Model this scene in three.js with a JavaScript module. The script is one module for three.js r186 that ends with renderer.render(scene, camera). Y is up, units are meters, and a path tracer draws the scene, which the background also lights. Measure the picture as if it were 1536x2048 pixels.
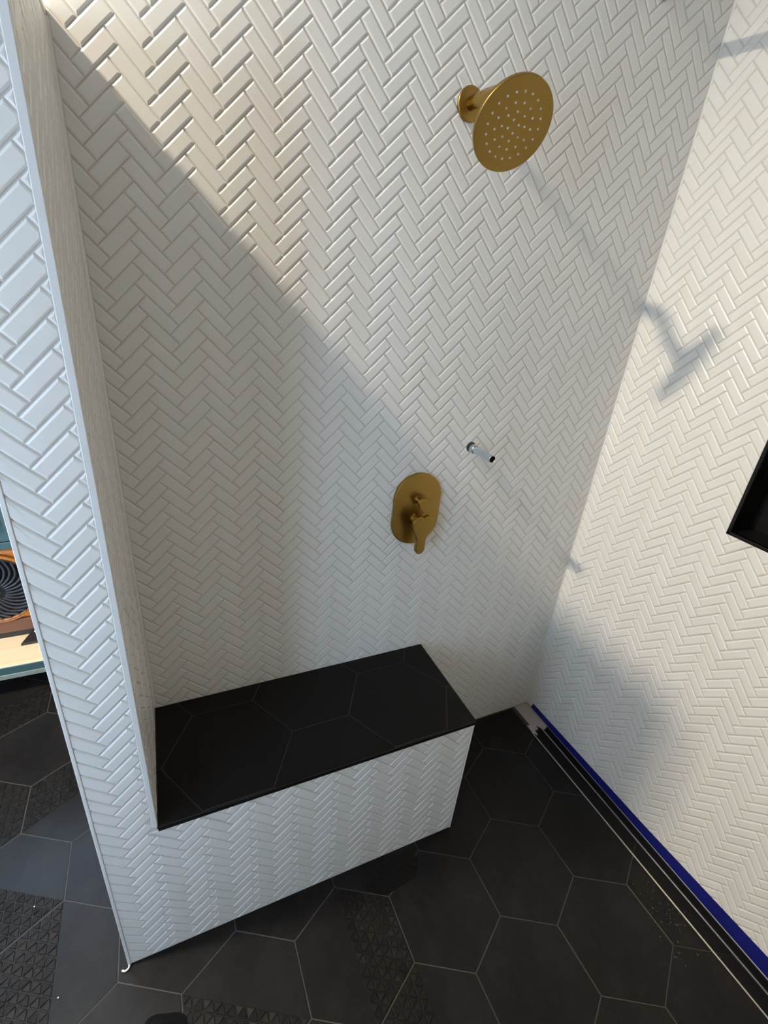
import * as THREE from 'three';
import { mergeGeometries } from 'three/addons/utils/BufferGeometryUtils.js';
import { RectAreaLightUniformsLib } from 'three/addons/lights/RectAreaLightUniformsLib.js';
import { RoundedBoxGeometry } from 'three/addons/geometries/RoundedBoxGeometry.js';

// ---------------------------------------------------------------- camera, sky, lamp, exposure
const scene = new THREE.Scene();
const camera = new THREE.PerspectiveCamera(2 * Math.atan(1024 / 954.33) * 180 / Math.PI, 1536 / 2048, 0.02, 60);
{
  const right = new THREE.Vector3(0.90927, 0.09009, 0.40635), up = new THREE.Vector3(0.10006, 0.90035, -0.42350), back = new THREE.Vector3(-0.40401, 0.42574, 0.80965);
  camera.quaternion.setFromRotationMatrix(new THREE.Matrix4().makeBasis(right, up, back)).normalize();
  camera.position.set(0.0978, 1.6146, 1.1052);
  camera.updateMatrixWorld(); camera.updateProjectionMatrix();
}
const renderer = new THREE.WebGLRenderer({ antialias: true });
renderer.toneMapping = THREE.LinearToneMapping;
renderer.toneMappingExposure = 1.19;
renderer.shadowMap.enabled = true;
scene.background = new THREE.Color(0.49, 0.71, 1.0);       // overcast daylight outside the window
scene.backgroundIntensity = 12;
const LAMP = new THREE.Vector3(-0.874, 2.80, 0.225), LAMP_POWER = 21, LAMP_COLOR = new THREE.Color(1.0, 0.87, 0.67);

// ---------------------------------------------------------------- helpers
let seed = 7;
const rnd = () => { seed = (seed * 1664525 + 1013904223) >>> 0; return seed / 4294967296; };
const V = (x, y, z) => new THREE.Vector3(x, y, z);
const used = {};
const numbered = (n) => { const k = used[n] = (used[n] ?? -1) + 1; return k ? n + '_' + String(k).padStart(3, '0') : n; };
const mat = (r, g, b, roughness = 0.5, extra = {}) => new THREE.MeshPhysicalMaterial({ color: new THREE.Color().setRGB(r, g, b), roughness, ...extra });
function mesh(name, geo, material, parent = scene) {
  const m = new THREE.Mesh(geo, material); m.name = parent === scene ? numbered(name) : name; m.castShadow = m.receiveShadow = true; parent.add(m); return m;
}
function thing(name, label, category, pos = [0, 0, 0], group) {
  const o = new THREE.Group(); o.name = numbered(name); o.position.set(...pos); o.userData = { label, category };
  if (group) o.userData.group = group;
  scene.add(o); return o;
}
function struct(name, geo, material, label) { const m = mesh(name, geo, material); m.userData = { kind: 'structure', label }; return m; }
// a box from corner to corner
function box(x0, y0, z0, x1, y1, z1) { return new THREE.BoxGeometry(x1 - x0, y1 - y0, z1 - z0).translate((x0 + x1) / 2, (y0 + y1) / 2, (z0 + z1) / 2); }
function rbox(x0, y0, z0, x1, y1, z1, r = 0.003) { return new RoundedBoxGeometry(x1 - x0, y1 - y0, z1 - z0, 2, r).translate((x0 + x1) / 2, (y0 + y1) / 2, (z0 + z1) / 2); }
const plain = (g) => { const n = g.index ? g.toNonIndexed() : g; for (const k of Object.keys(n.attributes)) if (k !== 'position' && k !== 'normal') n.deleteAttribute(k); return n; };
const merge = (list) => mergeGeometries(list.map(plain));
function noiseTexture(size, base, amp, opts = {}) {          // fine and coarse value noise, greys or colours round base
  const data = new Uint8Array(size * size * 4), grids = [[8, 0.4], [32, 0.3], [128, 0.2]].map(([n, a]) => ({ n, a, v: Float32Array.from({ length: n * n }, rnd) }));
  for (let y = 0; y < size; y++) for (let x = 0; x < size; x++) {
    let s = (rnd() - 0.5) * 0.3;
    for (const { n, a, v } of grids) {
      const fx = x / size * n * (opts.stretch ?? 1) % n, fy = y / size * n, x0 = Math.floor(fx), y0 = Math.floor(fy), tx = fx - x0, ty = fy - y0, at = (i, j) => v[(j % n) * n + i % n];
      s += a * ((at(x0, y0) * (1 - tx) + at(x0 + 1, y0) * tx) * (1 - ty) + (at(x0, y0 + 1) * (1 - tx) + at(x0 + 1, y0 + 1) * tx) * ty - 0.5) * 2;
    }
    for (let c = 0; c < 3; c++) data[(y * size + x) * 4 + c] = Math.max(0, Math.min(255, base[c] + amp[c] * s));
    data[(y * size + x) * 4 + 3] = 255;
  }
  const t = new THREE.DataTexture(data, size, size); t.wrapS = t.wrapT = THREE.RepeatWrapping; t.magFilter = THREE.LinearFilter; t.minFilter = THREE.LinearFilter; t.needsUpdate = true;
  if (!opts.linear) t.colorSpace = THREE.SRGBColorSpace;
  return t;
}
// ---- convex polygons [u, v] in a plane
function clip(poly, a, b, c) {                                // keeps a*u + b*v <= c
  const out = [];
  for (let i = 0; i < poly.length; i++) {
    const p = poly[i], q = poly[(i + 1) % poly.length], dp = a * p[0] + b * p[1] - c, dq = a * q[0] + b * q[1] - c;
    if (dp <= 0) out.push(p);
    if ((dp < 0 && dq > 0) || (dp > 0 && dq < 0)) { const t = dp / (dp - dq); out.push([p[0] + t * (q[0] - p[0]), p[1] + t * (q[1] - p[1])]); }
  }
  return out;
}
const clipRect = (poly, [u0, v0, u1, v1]) => clip(clip(clip(clip(poly, 1, 0, u1), -1, 0, -u0), 0, 1, v1), 0, -1, -v0);
const area = (p) => { let s = 0; for (let i = 0; i < p.length; i++) { const q = p[(i + 1) % p.length]; s += p[i][0] * q[1] - q[0] * p[i][1]; } return s / 2; };
function tidy(poly) { const out = poly.filter((p, i) => { const q = poly[(i + 1) % poly.length]; return Math.hypot(p[0] - q[0], p[1] - q[1]) > 2e-4; }); return out; }
function inset(poly, d) {                                     // counter-clockwise convex polygon moved in by d
  const n = poly.length, lines = poly.map((p, i) => { const q = poly[(i + 1) % n], l = Math.hypot(q[0] - p[0], q[1] - p[1]), nx = -(q[1] - p[1]) / l, ny = (q[0] - p[0]) / l; return [nx, ny, nx * p[0] + ny * p[1] + d]; });
  return poly.map((_, i) => { const [a, b, c] = lines[(i + n - 1) % n], [e, f, g] = lines[i], D = a * f - b * e; return Math.abs(D) < 1e-6 ? poly[i] : [(c * f - b * g) / D, (a * g - c * e) / D]; });
}
// a slab over polygon (local u, v; w is outward): layers of [inset, w] from the bottom up, then the top face
function slab(poly, layers) {
  const pos = [], rings = [];
  for (const [d, w] of layers) { const q = d ? inset(poly, d) : poly; if (d && (area(q) < 1e-6 || area(q) > area(poly))) break; rings.push(q.map(([u, v]) => [u, v, w])); }
  if (rings.length === 1) rings.push(rings[0].map(([u, v]) => [u, v, layers[layers.length - 1][1]]));
  const n = poly.length;
  for (let k = 0; k + 1 < rings.length; k++) for (let i = 0; i < n; i++) {
    const a = rings[k][i], b = rings[k][(i + 1) % n], c = rings[k + 1][(i + 1) % n], d = rings[k + 1][i];
    pos.push(...a, ...b, ...c, ...a, ...c, ...d);
  }
  const top = rings[rings.length - 1];
  for (let i = 1; i + 1 < n; i++) pos.push(...top[0], ...top[i], ...top[i + 1]);
  const g = new THREE.BufferGeometry(); g.setAttribute('position', new THREE.Float32BufferAttribute(pos, 3)); g.computeVertexNormals(); return g;
}
// plane: origin point o, axes u, v, outward w
const plane = (o, u, v) => { const w = new THREE.Vector3().crossVectors(u, v); return { o, u, v, w, m: new THREE.Matrix4().makeBasis(u, v, w).setPosition(o) }; };
const onPlane = (pl, u, v, w = 0) => V(u, v, w).applyMatrix4(pl.m);
const toFrame = (p) => { const q = p.clone().applyMatrix4(camera.matrixWorldInverse); if (q.z > -0.02) return null; q.applyMatrix4(camera.projectionMatrix); return [q.x, q.y]; };
function seenArea(pl, poly) {                                 // area a piece takes in the frame
  let p = []; for (const [u, v] of poly) { const q = toFrame(onPlane(pl, u, v)); if (!q) return 0; p.push(q); }
  if (area(p) < 0) p.reverse();
  p = clipRect(p, [-1, -1, 1, 1]); return p.length > 2 ? Math.abs(area(p)) : 0;
}

// ---------------------------------------------------------------- materials
const tileTones = [[0.835, 0.82, 0.78], [0.825, 0.815, 0.775], [0.84, 0.82, 0.785], [0.82, 0.81, 0.77]].map(([r, g, b]) => mat(r, g, b, 0.27));
const grout = mat(0.61, 0.595, 0.555, 0.8), whitePaint = mat(0.72, 0.70, 0.67, 0.7), greyPaint = mat(0.26, 0.25, 0.23, 0.8), trimWhite = mat(0.78, 0.78, 0.77, 0.4);
const blackMottle = noiseTexture(512, [29, 28, 28], [10, 10, 10]);
blackMottle.repeat.set(1.6, 1.6);
const hexMat = new THREE.MeshPhysicalMaterial({ map: blackMottle, roughness: 0.32, specularIntensity: 0.3 });
const hexMatRough = new THREE.MeshPhysicalMaterial({ map: blackMottle, roughness: 0.5, specularIntensity: 0.3, color: 0xdddddd });
const hexGrout = mat(0.055, 0.053, 0.051, 0.8), benchGrout = mat(0.05, 0.05, 0.05, 0.7);
const blackTile = mat(0.009, 0.009, 0.009, 0.45, { specularIntensity: 0.3 }), blackMetal = mat(0.012, 0.012, 0.012, 0.3, { metalness: 0.3 });
const brass = mat(0.39, 0.25, 0.068, 0.36, { metalness: 1 }), brassBright = mat(0.46, 0.30, 0.085, 0.2, { metalness: 1 });
const steel = mat(0.62, 0.59, 0.52, 0.3, { metalness: 1 }), zinc = mat(0.62, 0.72, 0.80, 0.2, { metalness: 1 });
const teal = mat(0.045, 0.095, 0.105, 0.45);

// ---------------------------------------------------------------- herringbone tiling
const TILE = [[0, -0.0024], [0.0003, -0.0015], [0.0013, -0.0008], [0.0030, -0.0001], [0.0034, 0]], GAP = 0.0018;
// pl: plane of the tile tops. O: lattice origin. col, row: spacing of the zigzag columns and of the tiles in a column. keep(poly, cu, cv) clips.
function herringbone(pl, O, col, row, bounds, keep, parent, name = 'tile', most = 300) {
  const L = col / Math.SQRT2, W = row / Math.SQRT2, s = Math.SQRT1_2, g = GAP / 2;
  const rect = (a0, b0, a1, b1) => [[a0 + g, b0 + g], [a1 - g, b0 + g], [a1 - g, b1 - g], [a0 + g, b1 - g]].map(([a, b]) => [(a - b) * s, (a + b) * s]);
  const kinds = [rect(0, 0, L, W), rect(L, W - L, L + W, W)].map((r) => { const cu = (r[0][0] + r[2][0]) / 2, cv = (r[0][1] + r[2][1]) / 2; return { cu, cv, poly: r.map(([u, v]) => [u - cu, v - cv]) }; });
  const shared = kinds.map((k) => slab(k.poly, TILE)), list = [];
  const [u0, v0, u1, v1] = bounds;
  for (let i = Math.floor((u0 - O[0]) / col) - 2; i <= (u1 - O[0]) / col + 2; i++) for (let j = Math.floor((v0 - O[1]) / row) - 4; j <= (v1 - O[1]) / row + 4; j++) kinds.forEach((k, n) => {
    const cu = O[0] + i * col + k.cu, cv = O[1] + j * row + k.cv, full = k.poly.map(([u, v]) => [u + cu, v + cv]);
    const poly = tidy(keep(full, cu, cv));
    if (poly.length < 3 || area(poly) < 1.2e-5) return;
    const whole = poly.length === 4 && Math.abs(area(poly) - area(full)) < 1e-8;
    list.push({ cu, cv, geo: whole ? shared[n] : slab(poly.map(([u, v]) => [u - cu, v - cv]), TILE), seen: seenArea(pl, poly), tone: Math.floor(rnd() * 4), dz: (rnd() - 0.5) * 0.0002, tx: (rnd() - 0.5) * 0.005, ty: (rnd() - 0.5) * 0.005 });
  });
  list.sort((a, b) => b.seen - a.seen);
  const rest = [];
  list.forEach((t, i) => {
    const m = new THREE.Matrix4().makeRotationFromEuler(new THREE.Euler(t.tx, t.ty, 0)).setPosition(t.cu, t.cv, t.dz).premultiply(pl.m);
    if (i < most && t.seen > 0) { const p = mesh(name, t.geo, tileTones[t.tone], parent); p.applyMatrix4(m); }
    else rest.push(plain(t.geo.clone().applyMatrix4(m)));
  });
  if (rest.length) { const p = mesh(name, mergeGeometries(rest), tileTones[0], parent); p.userData.kind = 'stuff'; }
}

// ---------------------------------------------------------------- hexagon tiling
const HEX = [[0, -0.006], [0.0004, -0.0006], [0.0012, 0]];
function addUV(geo) { const p = geo.attributes.position, uv = new Float32Array(p.count * 2); for (let i = 0; i < p.count; i++) { uv[2 * i] = p.getX(i); uv[2 * i + 1] = p.getY(i); } geo.setAttribute('uv', new THREE.BufferAttribute(uv, 2)); return geo; }
function hexagon(cu, cv, S, pointy) { return Array.from({ length: 6 }, (_, k) => { const a = (k + (pointy ? 0.5 : 0)) * Math.PI / 3; return [cu + S * Math.cos(a), cv + S * Math.sin(a)]; }); }

// ================================================================ the room shell
const W = 0.84, D = 0.3466, T = 0.118, R = 1.451, HB = 0.5, TOP = 1.936, CEIL = 2.86, X0 = -1.9, Z0 = -1.35, Z1 = 1.62;
const floorPlane = plane(V(0, 0, 0), V(1, 0, 0), V(0, 0, -1));              // u = x, v = -z
const floor = struct('floor', box(X0 - 0.15, -0.12, Z0 - 0.15, R + 0.2, -0.0012, Z1 + 0.15), hexGrout, 'black hexagon tiled bathroom floor with thin grey grout lines');
const ceiling = struct('ceiling', box(X0 - 0.15, CEIL, Z0 - 0.15, R + 0.2, CEIL + 0.12, Z1 + 0.15), whitePaint, 'plain white ceiling above the shower and room');
const wallBack = struct('wall_back', box(-T, -0.0012, -0.13, R + 0.2, CEIL, -0.0019), grout, 'white herringbone tiled back wall holding the shower fittings');
const NZ0 = 0.463, NZ1 = 0.79, NY0 = 1.099, NY1 = 1.70;                       // the recess in the right wall
const wallRight = struct('wall_right', merge([
  box(R + 0.0019, -0.0012, -0.0019, R + 0.2, NY0, Z1), box(R + 0.0019, NY1, -0.0019, R + 0.2, CEIL, Z1),
  box(R + 0.0019, NY0, -0.0019, R + 0.2, NY1, NZ0), box(R + 0.0019, NY0, NZ1, R + 0.2, NY1, Z1)]), grout, 'white herringbone tiled right wall with a black recess');
const WX0 = -1.85, WX1 = -0.98, WY0 = 0.55, WY1 = 2.2, ZW = 1.30, XW = -0.80;          // the window stands in a part of the front wall that comes forward
struct('wall_front', merge([box(XW, -0.0012, Z1, R + 0.2, CEIL, Z1 + 0.15), box(XW - 0.12, -0.0012, ZW + 0.12, XW, CEIL, Z1 + 0.15), box(X0 - 0.15, -0.0012, ZW, XW, WY0, ZW + 0.12), box(X0 - 0.15, WY1, ZW, XW, CEIL, ZW + 0.12), box(X0 - 0.15, WY0, ZW, WX0, WY1, ZW + 0.12), box(WX1, WY0, ZW, XW, WY1, ZW + 0.12)]), greyPaint, 'plain grey painted wall behind the camera with the daylight window');
const FX0 = -1.4, FX1 = -0.35, FY0 = 1.05, FY1 = 2.5;
struct('wall_far', merge([box(X0 - 0.15, -0.0012, Z0 - 0.15, -T, FY0, Z0), box(X0 - 0.15, FY1, Z0 - 0.15, -T, CEIL, Z0), box(X0 - 0.15, FY0, Z0 - 0.15, FX0, FY1, Z0), box(FX1, FY0, Z0 - 0.15, -T, FY1, Z0)]), whitePaint, 'plain white painted wall behind the teal vanity');
struct('wall_inner', box(-T, -0.0012, Z0 - 0.15, 0, CEIL, -0.13), whitePaint, 'plain white painted wall beside the teal vanity');
struct('wall_left', box(X0 - 0.15, -0.0012, Z0, X0, CEIL, ZW), whitePaint, 'plain white painted left wall of the room');
{
  const w = new THREE.Group(); w.name = 'window_1'; w.userData = { kind: 'structure', label: 'white framed daylight window behind the camera' }; scene.add(w);
  const xc = (WX0 + WX1) / 2, z = ZW + 0.02;
  mesh('window_frame', merge([box(WX0, WY0, z, WX1, WY0 + 0.04, z + 0.05), box(WX0, WY1 - 0.04, z, WX1, WY1, z + 0.05), box(WX0, WY0 + 0.04, z, WX0 + 0.04, WY1 - 0.04, z + 0.05), box(WX1 - 0.04, WY0 + 0.04, z, WX1, WY1 - 0.04, z + 0.05), box(xc - 0.02, WY0 + 0.04, z, xc + 0.02, WY1 - 0.04, z + 0.05)]), trimWhite, w);
  for (const [a, b] of [[WX0 + 0.04, xc - 0.02], [xc + 0.02, WX1 - 0.04]]) mesh('pane', new THREE.PlaneGeometry(b - a, WY1 - WY0 - 0.08).translate((a + b) / 2, (WY0 + WY1) / 2, z + 0.025), mat(1, 1, 1, 0.02, { transmission: 1, thickness: 0 }), w);
}
{
  const w = new THREE.Group(); w.name = 'window_2'; w.userData = { kind: 'structure', label: 'small high white framed window above the teal vanity' }; scene.add(w);
  const z = Z0 - 0.09;
  mesh('window_frame', merge([box(FX0, FY0, z, FX1, FY0 + 0.04, z + 0.05), box(FX0, FY1 - 0.04, z, FX1, FY1, z + 0.05), box(FX0, FY0 + 0.04, z, FX0 + 0.04, FY1 - 0.04, z + 0.05), box(FX1 - 0.04, FY0 + 0.04, z, FX1, FY1 - 0.04, z + 0.05)]), trimWhite, w);
  mesh('pane', new THREE.PlaneGeometry(FX1 - FX0 - 0.08, FY1 - FY0 - 0.08).translate((FX0 + FX1) / 2, (FY0 + FY1) / 2, z + 0.025), mat(1, 1, 1, 0.02, { transmission: 1, thickness: 0 }), w);
}
// the partition beside the bench
const wallWing = struct('wall_partition', box(-T + 0.003, -0.0012, -0.0019, -0.0019, TOP, D - 0.0019), grout, 'short white tiled partition wall at the left of the shower');
for (const [x0, x1] of [[-T - 0.0008, -T + 0.0062], [-0.0105, 0]]) mesh('edge_trim', rbox(x0, x0 < -0.05 ? 0 : HB + 0.001, D - 0.011, x1, TOP, D + 0.0012, 0.0012), trimWhite, wallWing);
mesh('top_cap', rbox(-T - 0.001, TOP, -0.003, 0.0005, TOP + 0.01, D + 0.002, 0.002), trimWhite, wallWing);

// tiles of the walls
herringbone(plane(V(0, 0, 0), V(1, 0, 0), V(0, 1, 0)), [0.2538, 1.5787], 0.1062, 0.03667, [0, 0, R, CEIL], (p) => clipRect(p, [0.0015, 0.001, R - 0.001, CEIL]), wallBack);
const outside = (p, r) => {                                    // the largest piece of p beside rectangle r
  const cut = clipRect(p, r); if (cut.length < 3 || area(cut) < 1e-7) return p;
  return [clip(p, 1, 0, r[0]), clip(p, -1, 0, -r[2]), clip(p, 0, 1, r[1]), clip(p, 0, -1, -r[3])].reduce((a, b) => (b.length > 2 && (a.length < 3 || area(b) > area(a)) ? b : a), []);
};
herringbone(plane(V(R, 0, 0), V(0, 0, 1), V(0, 1, 0)), [0.3770, 0.9377], 0.1057, 0.0353, [0, 0, Z1, CEIL], (p) => { const q = clipRect(p, [0.0015, 0.004, Z1, CEIL]); return q.length < 3 ? q : outside(q, [NZ0 - 0.001, NY0 - 0.001, NZ1 + 0.001, NY1 + 0.001]); }, wallRight);
const frontPlane = plane(V(0, 0, D), V(1, 0, 0), V(0, 1, 0));
const frontKeep = (side) => (p, cu) => {                       // side: true keeps the partition's tiles, false the bench's
  const a = clipRect(p, [-T + 0.0044, 0.003, -0.0092, TOP - 0.001]), b = clipRect(p, [-T + 0.0044, 0.003, W - 0.0045, HB - 0.0135]);
  const low = b.length > 2 && (a.length < 3 || area(b) > area(a)), q = low ? b : a;
  return (!low || cu < 0) === side ? q : [];
};
herringbone(frontPlane, [-0.0572, 1.1417], 0.1075, 0.0364, [-T, 0, W, TOP], frontKeep(true), wallWing);
herringbone(plane(V(0, 0, 0), V(0, 0, -1), V(0, 1, 0)), [-0.10, 1.15], 0.1062, 0.0364, [-D, HB, 0, TOP], (p) => clipRect(p, [-D + 0.012, HB + 0.001, -0.003, TOP - 0.001]), wallWing, 'inner_tile', 300);

const bead = (x, z, sx, y0, y1, r) => { const c = new THREE.Shape(); c.moveTo(0, 0); c.lineTo(sx * r, 0); c.quadraticCurveTo(sx * r * 0.3, -r * 0.3, 0, -r); c.closePath(); return new THREE.ExtrudeGeometry(c, { depth: y1 - y0, bevelEnabled: false, curveSegments: 6 }).rotateX(-Math.PI / 2).translate(x, y0, z); };
mesh('corner_caulk', bead(R + 0.0008, -0.0008, -1, 0.001, CEIL - 0.001, 0.0042), tileTones[1], wallRight);
mesh('corner_caulk', bead(-0.0008, -0.0008, 1, HB + 0.001, TOP, 0.0042), tileTones[1], wallWing);

// ---------------------------------------------------------------- floor tiles
const HS = 0.1632, HW = HS * Math.sqrt(3), hexRow = 1.5 * HS;
const FLOORX = R - 0.085, reliefMat = hexMatRough;
// raised, tilted little triangles over the half of a hexagon that keep() leaves
function relief(keep, cu, cv) {
  const s = 0.0272, h = s * Math.sqrt(3) / 2, list = [], e1 = [0, s], e2 = [h, s / 2];   // lattice with one axis along the hexagon's upright sides
  for (let i = -16; i < 16; i++) for (let j = -18; j < 18; j++) for (const up of [0, 1]) {
    const o = [e2[0] * i, e1[1] * j + e2[1] * i - HS], tri = up ? [[o[0] + e2[0], o[1] + e2[1]], [o[0] + e2[0], o[1] + e2[1] + s], [o[0], o[1] + s]] : [[o[0], o[1]], [o[0] + e2[0], o[1] + e2[1]], [o[0], o[1] + s]];
    let p = tidy(keep(tri.map(([a, b]) => [a + cu, b + cv])).map(([a, b]) => [a - cu, b - cv]));
    if (p.length < 3 || area(p) < 5e-5) continue;
    p = inset(p, 0.0011); if (area(p) < 2e-5) continue;
    const g = slab(p, [[0, -0.002], [0.0006, 0.0007], [0.0015, 0.0012]]), q = g.attributes.position, ax = (rnd() - 0.5) * 0.24, ay = (rnd() - 0.5) * 0.24, c = [tri[0][0] + tri[1][0] + tri[2][0], tri[0][1] + tri[1][1] + tri[2][1]].map((x) => x / 3);
    for (let k = 0; k < q.count; k++) if (q.getZ(k) > 0) q.setZ(k, q.getZ(k) + ax * (q.getX(k) - c[0]) + ay * (q.getY(k) - c[1]) + 0.0009);
    g.computeVertexNormals(); list.push(g);
  }
  return list.length ? mergeGeometries(list) : null;
}
// halves with relief: hexagon [column, row] and the direction (degrees, in u-v) of the side that is textured
const TEXTURED = [];
const textured = (x, z, deg) => TEXTURED.push({ x, z, n: [Math.cos(deg * Math.PI / 180), Math.sin(deg * Math.PI / 180)] });
textured(-0.283, 0.291, 180); textured(-0.424, 0.046, 240); textured(-0.283, -0.199, 120); textured(-0.565, -0.199, 0);
textured(0.424, 0.5355, 0); textured(0.141, 0.5355, 240); textured(-0.424, -0.60, 60); textured(-0.565, -0.689, 300); textured(0.565, 0.78, 180); textured(0.0, 0.78, 60); textured(-0.424, 0.5355, 300);
for (let r = -8; r < 9; r++) for (let c = -8; c < 8; c++) {
  const z = 0.454 + HS / 2 + r * hexRow, x = 0.1414 + (c + (Math.abs(r) % 2 ? 0.5 : 0)) * HW;
  if (z > Z1 + 0.2 || z < -1.45 || x < -2 || x > R + 0.2) continue;
  let p = inset(hexagon(x, -z, HS, true), 0.0009);
  if (z < D + 0.2 && z > -0.2) { const q = clipRect(p, [-T, -D, W, 0.02]); if (q.length > 2 && area(q) > 0.98 * area(p)) continue; }   // wholly under the bench or wall
  p = clipRect(p, [X0, -Z1, FLOORX, 1.35]);
  if (p.length > 2 && x > -T && z < 0.2) p = outside(p, [-T, -0.003, R, 0.5]);
  p = tidy(p); if (p.length < 3 || area(p) < 1e-4) continue;
  const t = mesh('hex_tile', addUV(slab(p.map(([u, v]) => [u - x, v + z]), HEX)), hexMat, floor);
  t.applyMatrix4(floorPlane.m.clone().multiply(new THREE.Matrix4().makeTranslation(x, -z, (rnd() - 0.5) * 0.0005)));
  const f = TEXTURED.find((k) => Math.hypot(k.x - x, k.z - z) < 0.05);
  if (f) {
    const inner = inset(p, 0.002), g = relief((q) => { for (let i = 0; i < inner.length; i++) { const a = inner[i], b = inner[(i + 1) % inner.length], nx = b[1] - a[1], ny = -(b[0] - a[0]); q = clip(q, nx, ny, nx * a[0] + ny * a[1]); if (q.length < 3) return []; } return clip(q, -f.n[0], -f.n[1], -(f.n[0] * x - f.n[1] * z)); }, x, -z);
    if (g) { const m = mesh('relief_pattern', addUV(g), reliefMat, t); m.userData.label = 'raised pattern of small triangles'; }
  }
}

// ---------------------------------------------------------------- the bench
{
  const b = thing('shower_bench', 'built-in shower bench with black hexagon tile seat and white herringbone front', 'bench');
  mesh('body', box(0.0005, 0, 0.0005, W - 0.0019, HB - 0.013, D - 0.0019), grout, b);
  herringbone(frontPlane, [-0.0572, 1.1417], 0.1075, 0.0364, [-T, 0, W, HB + 0.1], frontKeep(false), b);
  herringbone(plane(V(W, 0, 0), V(0, 0, -1), V(0, 1, 0)), [-0.13, 0.3], 0.1062, 0.0364, [-D, 0, 0, HB], (p) => clipRect(p, [-D + 0.006, 0.003, -0.002, HB - 0.0135]), b, 'side_tile');
  mesh('corner_trim', rbox(W - 0.0042, 0.001, D - 0.006, W + 0.0006, HB - 0.0125, D + 0.0008, 0.001), trimWhite, b);
  mesh('seat_bed', box(0.0005, HB - 0.0128, 0.0005, W + 0.001, HB - 0.001, D + 0.0015), benchGrout, b);
  mesh('edge_trim', merge([rbox(0.0005, HB - 0.0126, D + 0.0015, W + 0.0035, HB, D + 0.0035, 0.0008), rbox(W + 0.0012, HB - 0.0126, 0.0005, W + 0.0035, HB, D + 0.0025, 0.0008)]), blackMetal, b);
  const seat = plane(V(0, HB, 0), V(1, 0, 0), V(0, 0, -1)), x0 = 0.6635, z0 = 0.2025;
  for (let i = -6; i < 4; i++) for (let j = -6; j < 8; j++) {
    const x = x0 + 1.5 * HS * i, z = z0 + HW * (j + i / 2);
    const p = tidy(clipRect(inset(hexagon(x, -z, HS, false), 0.0007), [0.0015, -D - 0.0008, W + 0.0005, -0.001]));
    if (p.length < 3 || area(p) < 3e-5) continue;
    const t = mesh('seat_tile', addUV(slab(p.map(([u, v]) => [u - x, v + z]), [[0, -0.004], [0.0003, -0.0004], [0.0008, 0]])), blackTile, b);
    t.applyMatrix4(seat.m.clone().multiply(new THREE.Matrix4().makeTranslation(x, -z, 0)));
  }
}

// ---------------------------------------------------------------- the recess in the right wall
{
  const n = thing('wall_niche', 'black recessed shower niche in the right wall with mitred black edges', 'niche');
  const depth = 0.09, x = R + depth;
  mesh('back_panel', box(x, NY0, NZ0, x + 0.008, NY1, NZ1), blackTile, n);
  for (const g of [box(R + 0.002, NY0, NZ0, x, NY0 + 0.008, NZ1), box(R + 0.002, NY1 - 0.008, NZ0, x, NY1, NZ1), box(R + 0.002, NY0 + 0.008, NZ0, x, NY1 - 0.008, NZ0 + 0.008), box(R + 0.002, NY0 + 0.008, NZ1 - 0.008, x, NY1 - 0.008, NZ1)]) mesh('side_panel', g, blackTile, n);
  for (const g of [rbox(R - 0.0015, NY0 - 0.001, NZ0 - 0.001, R + 0.01, NY0 + 0.008, NZ1 + 0.001, 0.001), rbox(R - 0.0015, NY1 - 0.008, NZ0 - 0.001, R + 0.01, NY1 + 0.001, NZ1 + 0.001, 0.001), rbox(R - 0.0015, NY0, NZ0 - 0.001, R + 0.01, NY1, NZ0 + 0.008, 0.001), rbox(R - 0.0015, NY0, NZ1 - 0.008, R + 0.01, NY1, NZ1 + 0.001, 0.001)]) mesh('edge_trim', g, blackMetal, n);
}

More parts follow.
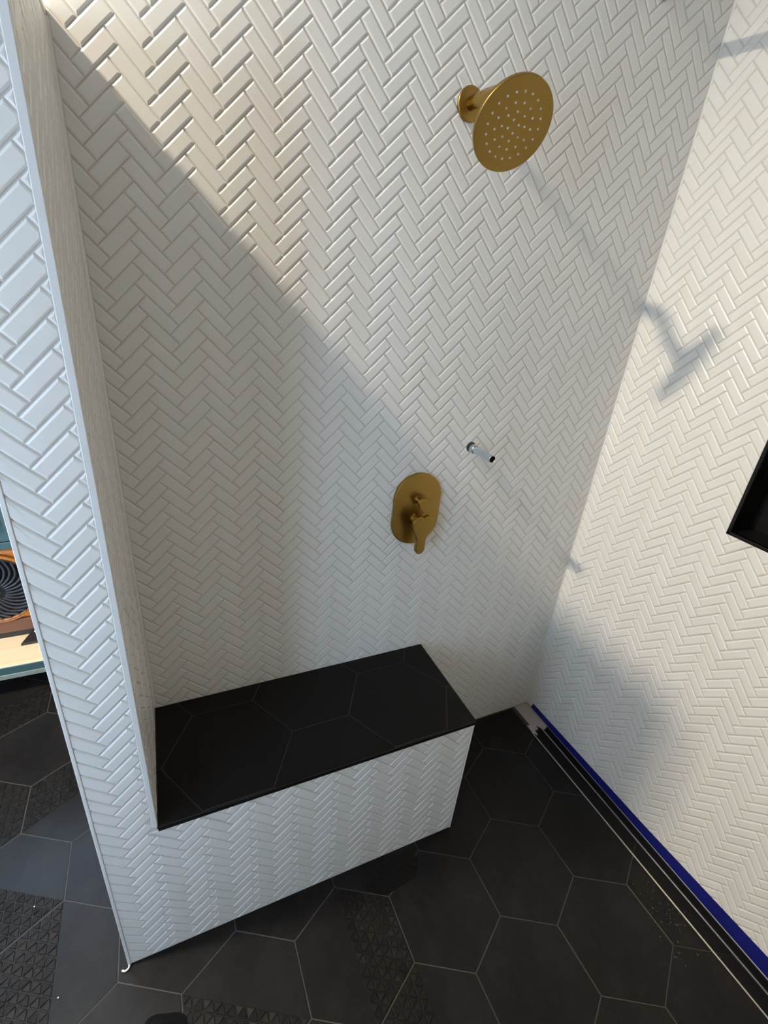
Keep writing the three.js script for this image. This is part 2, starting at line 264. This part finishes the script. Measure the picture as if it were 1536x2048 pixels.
// ---------------------------------------------------------------- the drain along the right wall, the tape and the mortar at its end
{
  const d = thing('linear_drain', 'long tiled linear shower drain with thin metal rails along the right wall', 'drain');
  mesh('channel', box(FLOORX - 0.003, -0.0011, 0.13, R - 0.001, -0.0008, Z1 - 0.01), blackMetal, d);
  const rail = (x, w) => mesh('rail', rbox(x, -0.0008, 0.135, x + w, 0.0012, Z1 - 0.02, 0.0004), steel, d);
  rail(FLOORX, 0.0045); rail(1.4185, 0.0045);
  for (const [a, b] of [[FLOORX + 0.006, 1.417], [1.4245, R - 0.002]]) for (let r = -4; r < 9; r++) for (let c = 2; c < 7; c++) {
    const z = 0.454 + HS / 2 + r * hexRow, x = 0.1414 + (c + (Math.abs(r) % 2 ? 0.5 : 0)) * HW;
    const p = tidy(clipRect(inset(hexagon(x, -z, HS, true), 0.0012), [a, -Z1 + 0.02, b, -0.135])); if (p.length < 3 || area(p) < 2e-5) continue;
    const t = mesh('tile_insert', addUV(slab(p.map(([u, v]) => [u - x, v + z]), [[0, -0.0008], [0.0005, 0.0002]])), blackTile, d); t.applyMatrix4(floorPlane.m.clone().multiply(new THREE.Matrix4().makeTranslation(x, -z, 0)));
  }
  const tape = new THREE.Shape([new THREE.Vector2(0.03, 0.004), new THREE.Vector2(1.6, 0.008), new THREE.Vector2(1.6, 0.095), new THREE.Vector2(1.0, 0.066), new THREE.Vector2(0.6, 0.045), new THREE.Vector2(0.036, 0.031)]);
  const tg = new THREE.ExtrudeGeometry(tape, { depth: 0.0008, bevelEnabled: false }).rotateY(-Math.PI / 2).translate(R - 0.0005, 0, 0);
  const tm = mesh('masking_tape', tg, mat(0.001, 0.006, 0.17, 0.6)); tm.userData = { label: 'strip of blue masking tape along the foot of the right wall', category: 'tape' };
  const mp = thing('mortar_patch', 'rough pale bare mortar at the end of the drain in the corner', 'mortar', [1.417, 0, 0.06]);
  const blob = (pts, h) => { const g = new THREE.ExtrudeGeometry(new THREE.Shape(pts.map(([x, y]) => new THREE.Vector2(x, y))), { depth: h, bevelEnabled: true, bevelSize: 0.002, bevelThickness: 0.002, bevelSegments: 2 }).rotateX(-Math.PI / 2); return g; };
  const mortar = new THREE.MeshPhysicalMaterial({ color: new THREE.Color().setRGB(0.50, 0.42, 0.36), roughness: 0.95, bumpMap: noiseTexture(128, [128, 128, 128], [100, 100, 100], { linear: true }), bumpScale: 0.002 });
  mesh('wide_patch', blob([[-0.033, 0.056], [0.031, 0.056], [0.031, -0.075], [0.012, -0.082], [-0.008, -0.055], [-0.031, -0.045]], 0.002), mortar, mp);
  mesh('narrow_patch', blob([[-0.046, -0.045], [-0.012, -0.052], [-0.018, -0.072], [-0.034, -0.07], [-0.038, -0.095], [-0.047, -0.078]], 0.003), mortar, mp);
}

// ---------------------------------------------------------------- brass fittings and the bare pipe
const disc = (r, h, bevel, at, dir) => {                                       // a round plate with bevelled rim, its face towards dir
  const g = new THREE.LatheGeometry([[0, 0], [r, 0], [r, h - bevel], [r - bevel, h], [0, h]].map(([a, b]) => new THREE.Vector2(a, b)), 96);
  return g.applyQuaternion(new THREE.Quaternion().setFromUnitVectors(V(0, 1, 0), dir)).translate(at.x, at.y, at.z);
};
{
  const s = thing('shower_rose', 'round brushed brass shower head on a short bent arm high on the wall', 'shower head');
  const root = V(0.755, 1.976, 0), c = V(0.729, 1.896, 0.206), n = V(-0.046, -0.669, 1).normalize(), r = 0.0750;
  mesh('escutcheon', disc(0.031, 0.006, 0.002, root.clone().setZ(0.0005), V(0, 0, 1)), brass, s);
  const back = c.clone().addScaledVector(n, -0.055);
  const path = new THREE.CatmullRomCurve3([root, V(0.755, 1.977, 0.04), V(0.755, 1.976, 0.075), V(0.748, 1.966, 0.115), back.clone().addScaledVector(n, -0.005), c.clone().addScaledVector(n, -0.02)], false, 'catmullrom', 0.5);
  mesh('arm', new THREE.TubeGeometry(path, 60, 0.0125, 24), brassBright, s);
  mesh('ball_joint', merge([new THREE.SphereGeometry(0.017, 32, 20).translate(...c.clone().addScaledVector(n, -0.028)), disc(0.02, 0.016, 0.004, c.clone().addScaledVector(n, -0.02), n)]), brass, s);
  const plate = mesh('spray_plate', disc(r, 0.007, 0.0012, c.clone().addScaledVector(n, -0.007), n), brass, s);
  const u = new THREE.Vector3().crossVectors(V(0, 1, 0), n).normalize(), v = new THREE.Vector3().crossVectors(n, u), nozzle = mat(0.62, 0.55, 0.47, 0.5);
  const ng = new THREE.LatheGeometry([[0.0023, 0], [0.0019, 0.0013], [0.0011, 0.002], [0, 0.0022]].map(([a, b]) => new THREE.Vector2(a, b)), 10).applyQuaternion(new THREE.Quaternion().setFromUnitVectors(V(0, 1, 0), n));
  for (const [count, rad, turn] of [[4, 0.0105, 0.4], [8, 0.0225, 0.15], [13, 0.036, 0.05], [20, 0.0515, 0.1]]) for (let k = 0; k < count; k++) {
    const a = turn + k / count * Math.PI * 2, p = c.clone().addScaledVector(u, rad * Math.cos(a)).addScaledVector(v, rad * Math.sin(a)); mesh('nozzle', ng, nozzle, plate).position.copy(p);
  }
}
{
  const m = thing('shower_valve', 'brushed brass oval shower valve plate with lever and small diverter', 'valve', [0.751, 1.034, 0]);
  const pill = (w, h) => { const s = new THREE.Shape(), k = h - w; s.absarc(0, k, w, 0, Math.PI); s.absarc(0, -k, w, Math.PI, 2 * Math.PI); return s; };
  mesh('plate', new THREE.ExtrudeGeometry(pill(0.0735, 0.1105), { depth: 0.007, bevelEnabled: true, bevelSize: 0.003, bevelThickness: 0.003, bevelSegments: 4, curveSegments: 48 }).translate(0, 0, 0.0005), brass, m);
  const stem = (r, y, h, h2) => new THREE.LatheGeometry([[r + 0.004, 0.009], [r + 0.002, 0.012], [r, 0.02], [r, h], [0, h]].map(([a, b]) => new THREE.Vector2(a, b)), 48).rotateX(Math.PI / 2).translate(0, y, 0);
  // lever: a round head that narrows to a long paddle, cut in a shallow V at the top
  const key = (r, w, len, notch) => { const s = new THREE.Shape(); s.moveTo(-w, -len + w); s.absarc(0, -len + w, w, Math.PI, 2 * Math.PI); s.lineTo(w, -r * 1.6); s.bezierCurveTo(w + 0.001, -r * 1.15, r, -r * 0.75, r, r * 0.05); s.bezierCurveTo(r, r * 0.6, r * 0.6, r * 0.85, r * 0.35, r * 0.8); s.lineTo(0, r * notch); s.lineTo(-r * 0.35, r * 0.8); s.bezierCurveTo(-r * 0.6, r * 0.85, -r, r * 0.6, -r, r * 0.05); s.bezierCurveTo(-r, -r * 0.75, -w - 0.001, -r * 1.15, -w, -r * 1.6); s.closePath(); return s; };
  const lever = mesh('lever', merge([stem(0.019, 0, 0.046), new THREE.ExtrudeGeometry(key(0.031, 0.0128, 0.094, 0.62), { depth: 0.008, bevelEnabled: true, bevelSize: 0.0025, bevelThickness: 0.0025, bevelSegments: 4, curveSegments: 24 }).translate(0, 0, 0.043)]), brass, m);
  lever.position.set(0.003, -0.030, 0);
  const tail = new THREE.Shape(); tail.moveTo(-0.011, 0); tail.absarc(0, 0, 0.012, Math.PI, Math.PI / 2, true); tail.quadraticCurveTo(0.012, 0.010, 0.034, 0.000); tail.quadraticCurveTo(0.006, -0.002, 0.009, -0.032); tail.quadraticCurveTo(-0.009, -0.016, -0.011, 0);
  const dv = mesh('diverter', merge([stem(0.0095, 0, 0.034), new THREE.ExtrudeGeometry(tail, { depth: 0.005, bevelEnabled: true, bevelSize: 0.0015, bevelThickness: 0.0015, bevelSegments: 3, curveSegments: 16 }).translate(0, 0, 0.031)]), brass, m);
  dv.position.set(0.0, 0.034, 0);
}
{
  const p = thing('supply_pipe', 'bare galvanised pipe stub sticking out of the wall right of the valve', 'pipe', [0.912, 1.2135, 0]);
  const tube = (ro, ri, z0, z1) => new THREE.LatheGeometry([[ri, z0], [ro - 0.0008, z0], [ro, z0 + 0.001], [ro, z1 - 0.001], [ro - 0.0008, z1], [ri, z1], [ri, z0]].map(([a, b]) => new THREE.Vector2(a, b)), 40).rotateX(Math.PI / 2);
  mesh('tube', tube(0.0108, 0.0088, 0.0, 0.104), zinc, p);
  mesh('collar', tube(0.0128, 0.0108, 0.004, 0.022), zinc, p);
  mesh('bore', new THREE.CylinderGeometry(0.0088, 0.0088, 0.06, 32).rotateX(Math.PI / 2).translate(0, 0, 0.045), mat(0.01, 0.012, 0.02, 0.6), p);
  mesh('wall_hole', new THREE.CylinderGeometry(0.0150, 0.0150, 0.001, 36).rotateX(Math.PI / 2).translate(-0.0025, 0.0025, 0.0012), mat(0.06, 0.05, 0.045, 0.9), p);
}

// ---------------------------------------------------------------- the teal vanity with its open shelf, the fan and the wedge on it
{
  const VX0 = -1.5, VX1 = -0.14, VZ = -0.73, VB = -1.3;
  const v = thing('vanity_cabinet', 'teal painted vanity with an open light wood bottom shelf', 'cabinet');
  mesh('base_rail', rbox(VX0, 0.118, VZ - 0.025, VX1, 0.152, VZ, 0.002), teal, v);
  mesh('lower_lip', rbox(VX0, 0.096, VZ - 0.025, VX1, 0.1178, VZ + 0.002, 0.002), mat(0.20, 0.24, 0.22, 0.5), v);
  const woodMap = noiseTexture(256, [224, 203, 168], [14, 17, 22], { stretch: 0.25 }); woodMap.repeat.set(1, 6);
  const woodMat = new THREE.MeshPhysicalMaterial({ map: woodMap, roughness: 0.5 });
  mesh('shelf_board', rbox(VX0 + 0.02, 0.130, VB, VX1 - 0.02, 0.155, VZ - 0.003, 0.002), woodMat, v);
  for (const x of [VX0, VX1 - 0.03]) mesh('side_panel', rbox(x, 0.098, VB, x + 0.03, 0.86, VZ - 0.001, 0.002), teal, v);
  mesh('back_panel', box(VX0 + 0.03, 0.155, VB, VX1 - 0.03, 0.86, VB + 0.012), teal, v);
  mesh('top_rail', rbox(VX0 + 0.03, 0.665, VZ - 0.02, VX1 - 0.03, 0.693, VZ, 0.002), teal, v);
  for (const [a, b] of [[VX0 + 0.033, -0.83], [-0.826, VX1 - 0.033]]) { const d = mesh('drawer', rbox(a, 0.697, VZ - 0.02, b, 0.856, VZ + 0.002, 0.003), teal, v); mesh('pull', rbox((a + b) / 2 - 0.06, 0.77, VZ + 0.002, (a + b) / 2 + 0.06, 0.782, VZ + 0.022, 0.004), brass, d); }
  mesh('drawer_floor', box(VX0 + 0.03, 0.668, VB + 0.012, VX1 - 0.03, 0.68, VZ - 0.02), teal, v);
  mesh('worktop', rbox(VX0 - 0.02, 0.86, VB - 0.02, VX1 + 0.01, 0.885, VZ + 0.02, 0.004), trimWhite, v);
  for (const x of [VX0 + 0.01, VX1 - 0.06]) for (const z of [VZ - 0.06, VB + 0.01]) mesh('foot', rbox(x, 0.0005, z, x + 0.05, 0.0985, z + 0.05, 0.003), blackMetal, v);

  const f = thing('floor_fan', 'orange and black portable fan standing on the wooden vanity shelf', 'fan', [-0.575, 0.155, -0.92]);
  const orange = mat(0.90, 0.30, 0.05, 0.45), blackPlastic = mat(0.018, 0.018, 0.02, 0.4), dull = mat(0.17, 0.075, 0.045, 0.6);
  mesh('housing', rbox(-0.17, 0.028, -0.17, 0.19, 0.405, -0.012, 0.02), orange, f);
  mesh('base', rbox(-0.165, 0.026, -0.16, 0.185, 0.085, 0.004, 0.006), dull, f);
  for (const z of [-0.15, -0.03]) mesh('rubber_foot', rbox(-0.16, 0.0, z, 0.18, 0.0265, z + 0.03, 0.003), blackPlastic, f);
  const cy = 0.24;
  mesh('rim', new THREE.TorusGeometry(0.151, 0.008, 16, 96).translate(0, cy, 0), orange, f);
  mesh('recess', new THREE.CylinderGeometry(0.15, 0.15, 0.01, 64).rotateX(Math.PI / 2).translate(0, cy, -0.008), blackPlastic, f);
  const grille = [];
  for (let k = 0; k < 30; k++) {                                             // swept curved vanes
    const a = k / 30 * Math.PI * 2, pts = [0, 0.33, 0.66, 1].map((t) => { const r = 0.042 + t * 0.099, w = a + t * t * 0.55; return V(r * Math.cos(w), cy + r * Math.sin(w), 0.006 + 0.012 * (1 - t)); });
    grille.push(new THREE.TubeGeometry(new THREE.CatmullRomCurve3(pts), 10, 0.0042, 8));
  }
  const g = mesh('grille', merge(grille.concat([0.146].map((r) => new THREE.TorusGeometry(r, 0.002, 8, 64).translate(0, cy, 0.012)))), mat(0.07, 0.075, 0.09, 0.3), f);
  mesh('hub', disc(0.044, 0.016, 0.006, V(0, cy, 0.008), V(0, 0, 1)), blackPlastic, f);
  mesh('badge', rbox(-0.026, cy - 0.007, 0.0235, 0.026, cy + 0.007, 0.0255, 0.001), mat(0.35, 0.36, 0.38, 0.4), f);
  mesh('handle', new THREE.TubeGeometry(new THREE.CatmullRomCurve3([V(-0.09, 0.40, -0.09), V(-0.07, 0.44, -0.09), V(0.09, 0.44, -0.09), V(0.11, 0.40, -0.09)]), 24, 0.009, 10), blackPlastic, f);

  const w = thing('plastic_wedge', 'small black sloping plastic piece lying on the wooden shelf before the fan', 'wedge', [-0.455, 0.155, -0.86]);
  const ws = new THREE.Shape([new THREE.Vector2(-0.06, -0.012), new THREE.Vector2(0.09, -0.005), new THREE.Vector2(0.09, 0.07), new THREE.Vector2(-0.035, 0.065)]);
  mesh('body', new THREE.ExtrudeGeometry(ws, { depth: 0.008, bevelEnabled: true, bevelSize: 0.002, bevelThickness: 0.002, bevelSegments: 2 }).rotateX(-Math.PI / 2).translate(0, 0.0025, 0), blackPlastic, w);
  mesh('button', disc(0.006, 0.003, 0.001, V(-0.022, 0.0125, -0.055), V(0, 1, 0)), trimWhite, w);
}

// ---------------------------------------------------------------- small things on the floor
{
  const cm = mesh('trim_end', new THREE.TubeGeometry(new THREE.CatmullRomCurve3([V(-0.132, 0.0045, 0.354), V(-0.124, 0.004, 0.3575), V(-0.1165, 0.005, 0.354), V(-0.1145, 0.009, 0.349)]), 16, 0.0026, 10), mat(0.8, 0.78, 0.72, 0.25, { metalness: 0.6 })); cm.userData = { label: 'bent shiny trim end at the foot of the partition corner', category: 'trim' };
  const water = mat(1, 1, 1, 0.02, { transmission: 1, thickness: 0.002, ior: 1.33 });
  const wet = mat(0.003, 0.003, 0.0032, 0.06, { specularIntensity: 0.6 });
  const puddle = (x, z, rx, rz, label) => {
    const pts = []; for (let k = 0; k < 40; k++) { const a = k / 40 * Math.PI * 2, q = 1 + 0.10 * Math.sin(2 * a + 1) + 0.06 * Math.sin(5 * a + x * 9); pts.push(new THREE.Vector2(rx * q * Math.cos(a), rz * q * Math.sin(a))); }
    const m = mesh('puddle', new THREE.ExtrudeGeometry(new THREE.Shape(pts), { depth: 0.0003, bevelEnabled: true, bevelSize: 0.001, bevelThickness: 0.0006, bevelSegments: 3 })
.rotateX(-Math.PI / 2), wet); m.position.set(x, 0.0012, z); m.userData = { label, category: 'puddle' };
  };
  puddle(-0.062, 0.530, 0.066, 0.062, 'dark wet puddle at the bottom edge beside the raised triangle pattern');
  puddle(0.60, 0.405, 0.085, 0.042, 'dark wet film on the floor against the right part of the bench front');
  const drops = []; for (let k = 0; k < 110; k++) { const r = 0.0007 + 0.0022 * rnd() ** 3, x = 1.33 + (rnd() + rnd() - 1) * 0.11, z = 0.82 + (rnd() + rnd() - 1) * 0.14; drops.push(new THREE.SphereGeometry(r, 8, 6).scale(1, 0.5, 1).translate(x, 0.0014, z)); }
  const dm = mesh('water_droplets', merge(drops), water); dm.userData = { label: 'scattered water droplets on the black floor by the drain', category: 'droplets', kind: 'stuff' };
  for (const [x, z, label] of [[-0.352, 0.118, 'tiny white speck on the raised triangle pattern at the far left'], [-0.215, -0.015, 'tiny white speck beside the partition foot'], [-0.268, 0.352, 'tiny white speck near the bottom left of the floor']]) { const m = mesh('speck', new THREE.IcosahedronGeometry(0.0017, 1).translate(x, 0.003, z), mat(0.9, 0.9, 0.9, 0.4)); m.userData = { label, category: 'speck' }; }
}

// ---------------------------------------------------------------- the bracket above the frame whose shadow lies high on the right wall
{
  const r = thing('wall_bracket', 'short metal bar standing out from the back wall near the right corner', 'bracket', [1.215, 2.277, 0]);
  mesh('bar', new THREE.CylinderGeometry(0.013, 0.013, 0.34, 24).rotateX(Math.PI / 2).translate(0, 0, 0.17).applyQuaternion(new THREE.Quaternion().setFromAxisAngle(V(1, 0, 0), 0.09)).translate(0, 0, 0.0012), steel, r);
  mesh('wall_plate', disc(0.026, 0.006, 0.002, V(0, 0, 0.0008), V(0, 0, 1)), steel, r);
}

// ---------------------------------------------------------------- the lamp
{
  RectAreaLightUniformsLib.init();
  const l = thing('ceiling_lamp', 'warm round ceiling downlight beyond the partition', 'lamp', [LAMP.x, LAMP.y, LAMP.z]), top = CEIL - LAMP.y - 0.0005;
  mesh('housing', new THREE.LatheGeometry([[0, top], [0.075, top], [0.075, 0.012], [0.068, 0.004], [0.056, 0.004], [0.054, 0.008], [0, 0.008]].map(([a, b]) => new THREE.Vector2(a, b)), 48), trimWhite, l);
  mesh('diffuser', new THREE.CylinderGeometry(0.0535, 0.0535, 0.004, 48).translate(0, 0.0055, 0), mat(1, 1, 1, 0.4, { emissive: LAMP_COLOR, emissiveIntensity: 5 }), l);
  const size = 0.11, p = new THREE.RectAreaLight(LAMP_COLOR, LAMP_POWER / (size * size), size, size); p.rotation.x = -Math.PI / 2; l.add(p);
}
renderer.render(scene, camera);
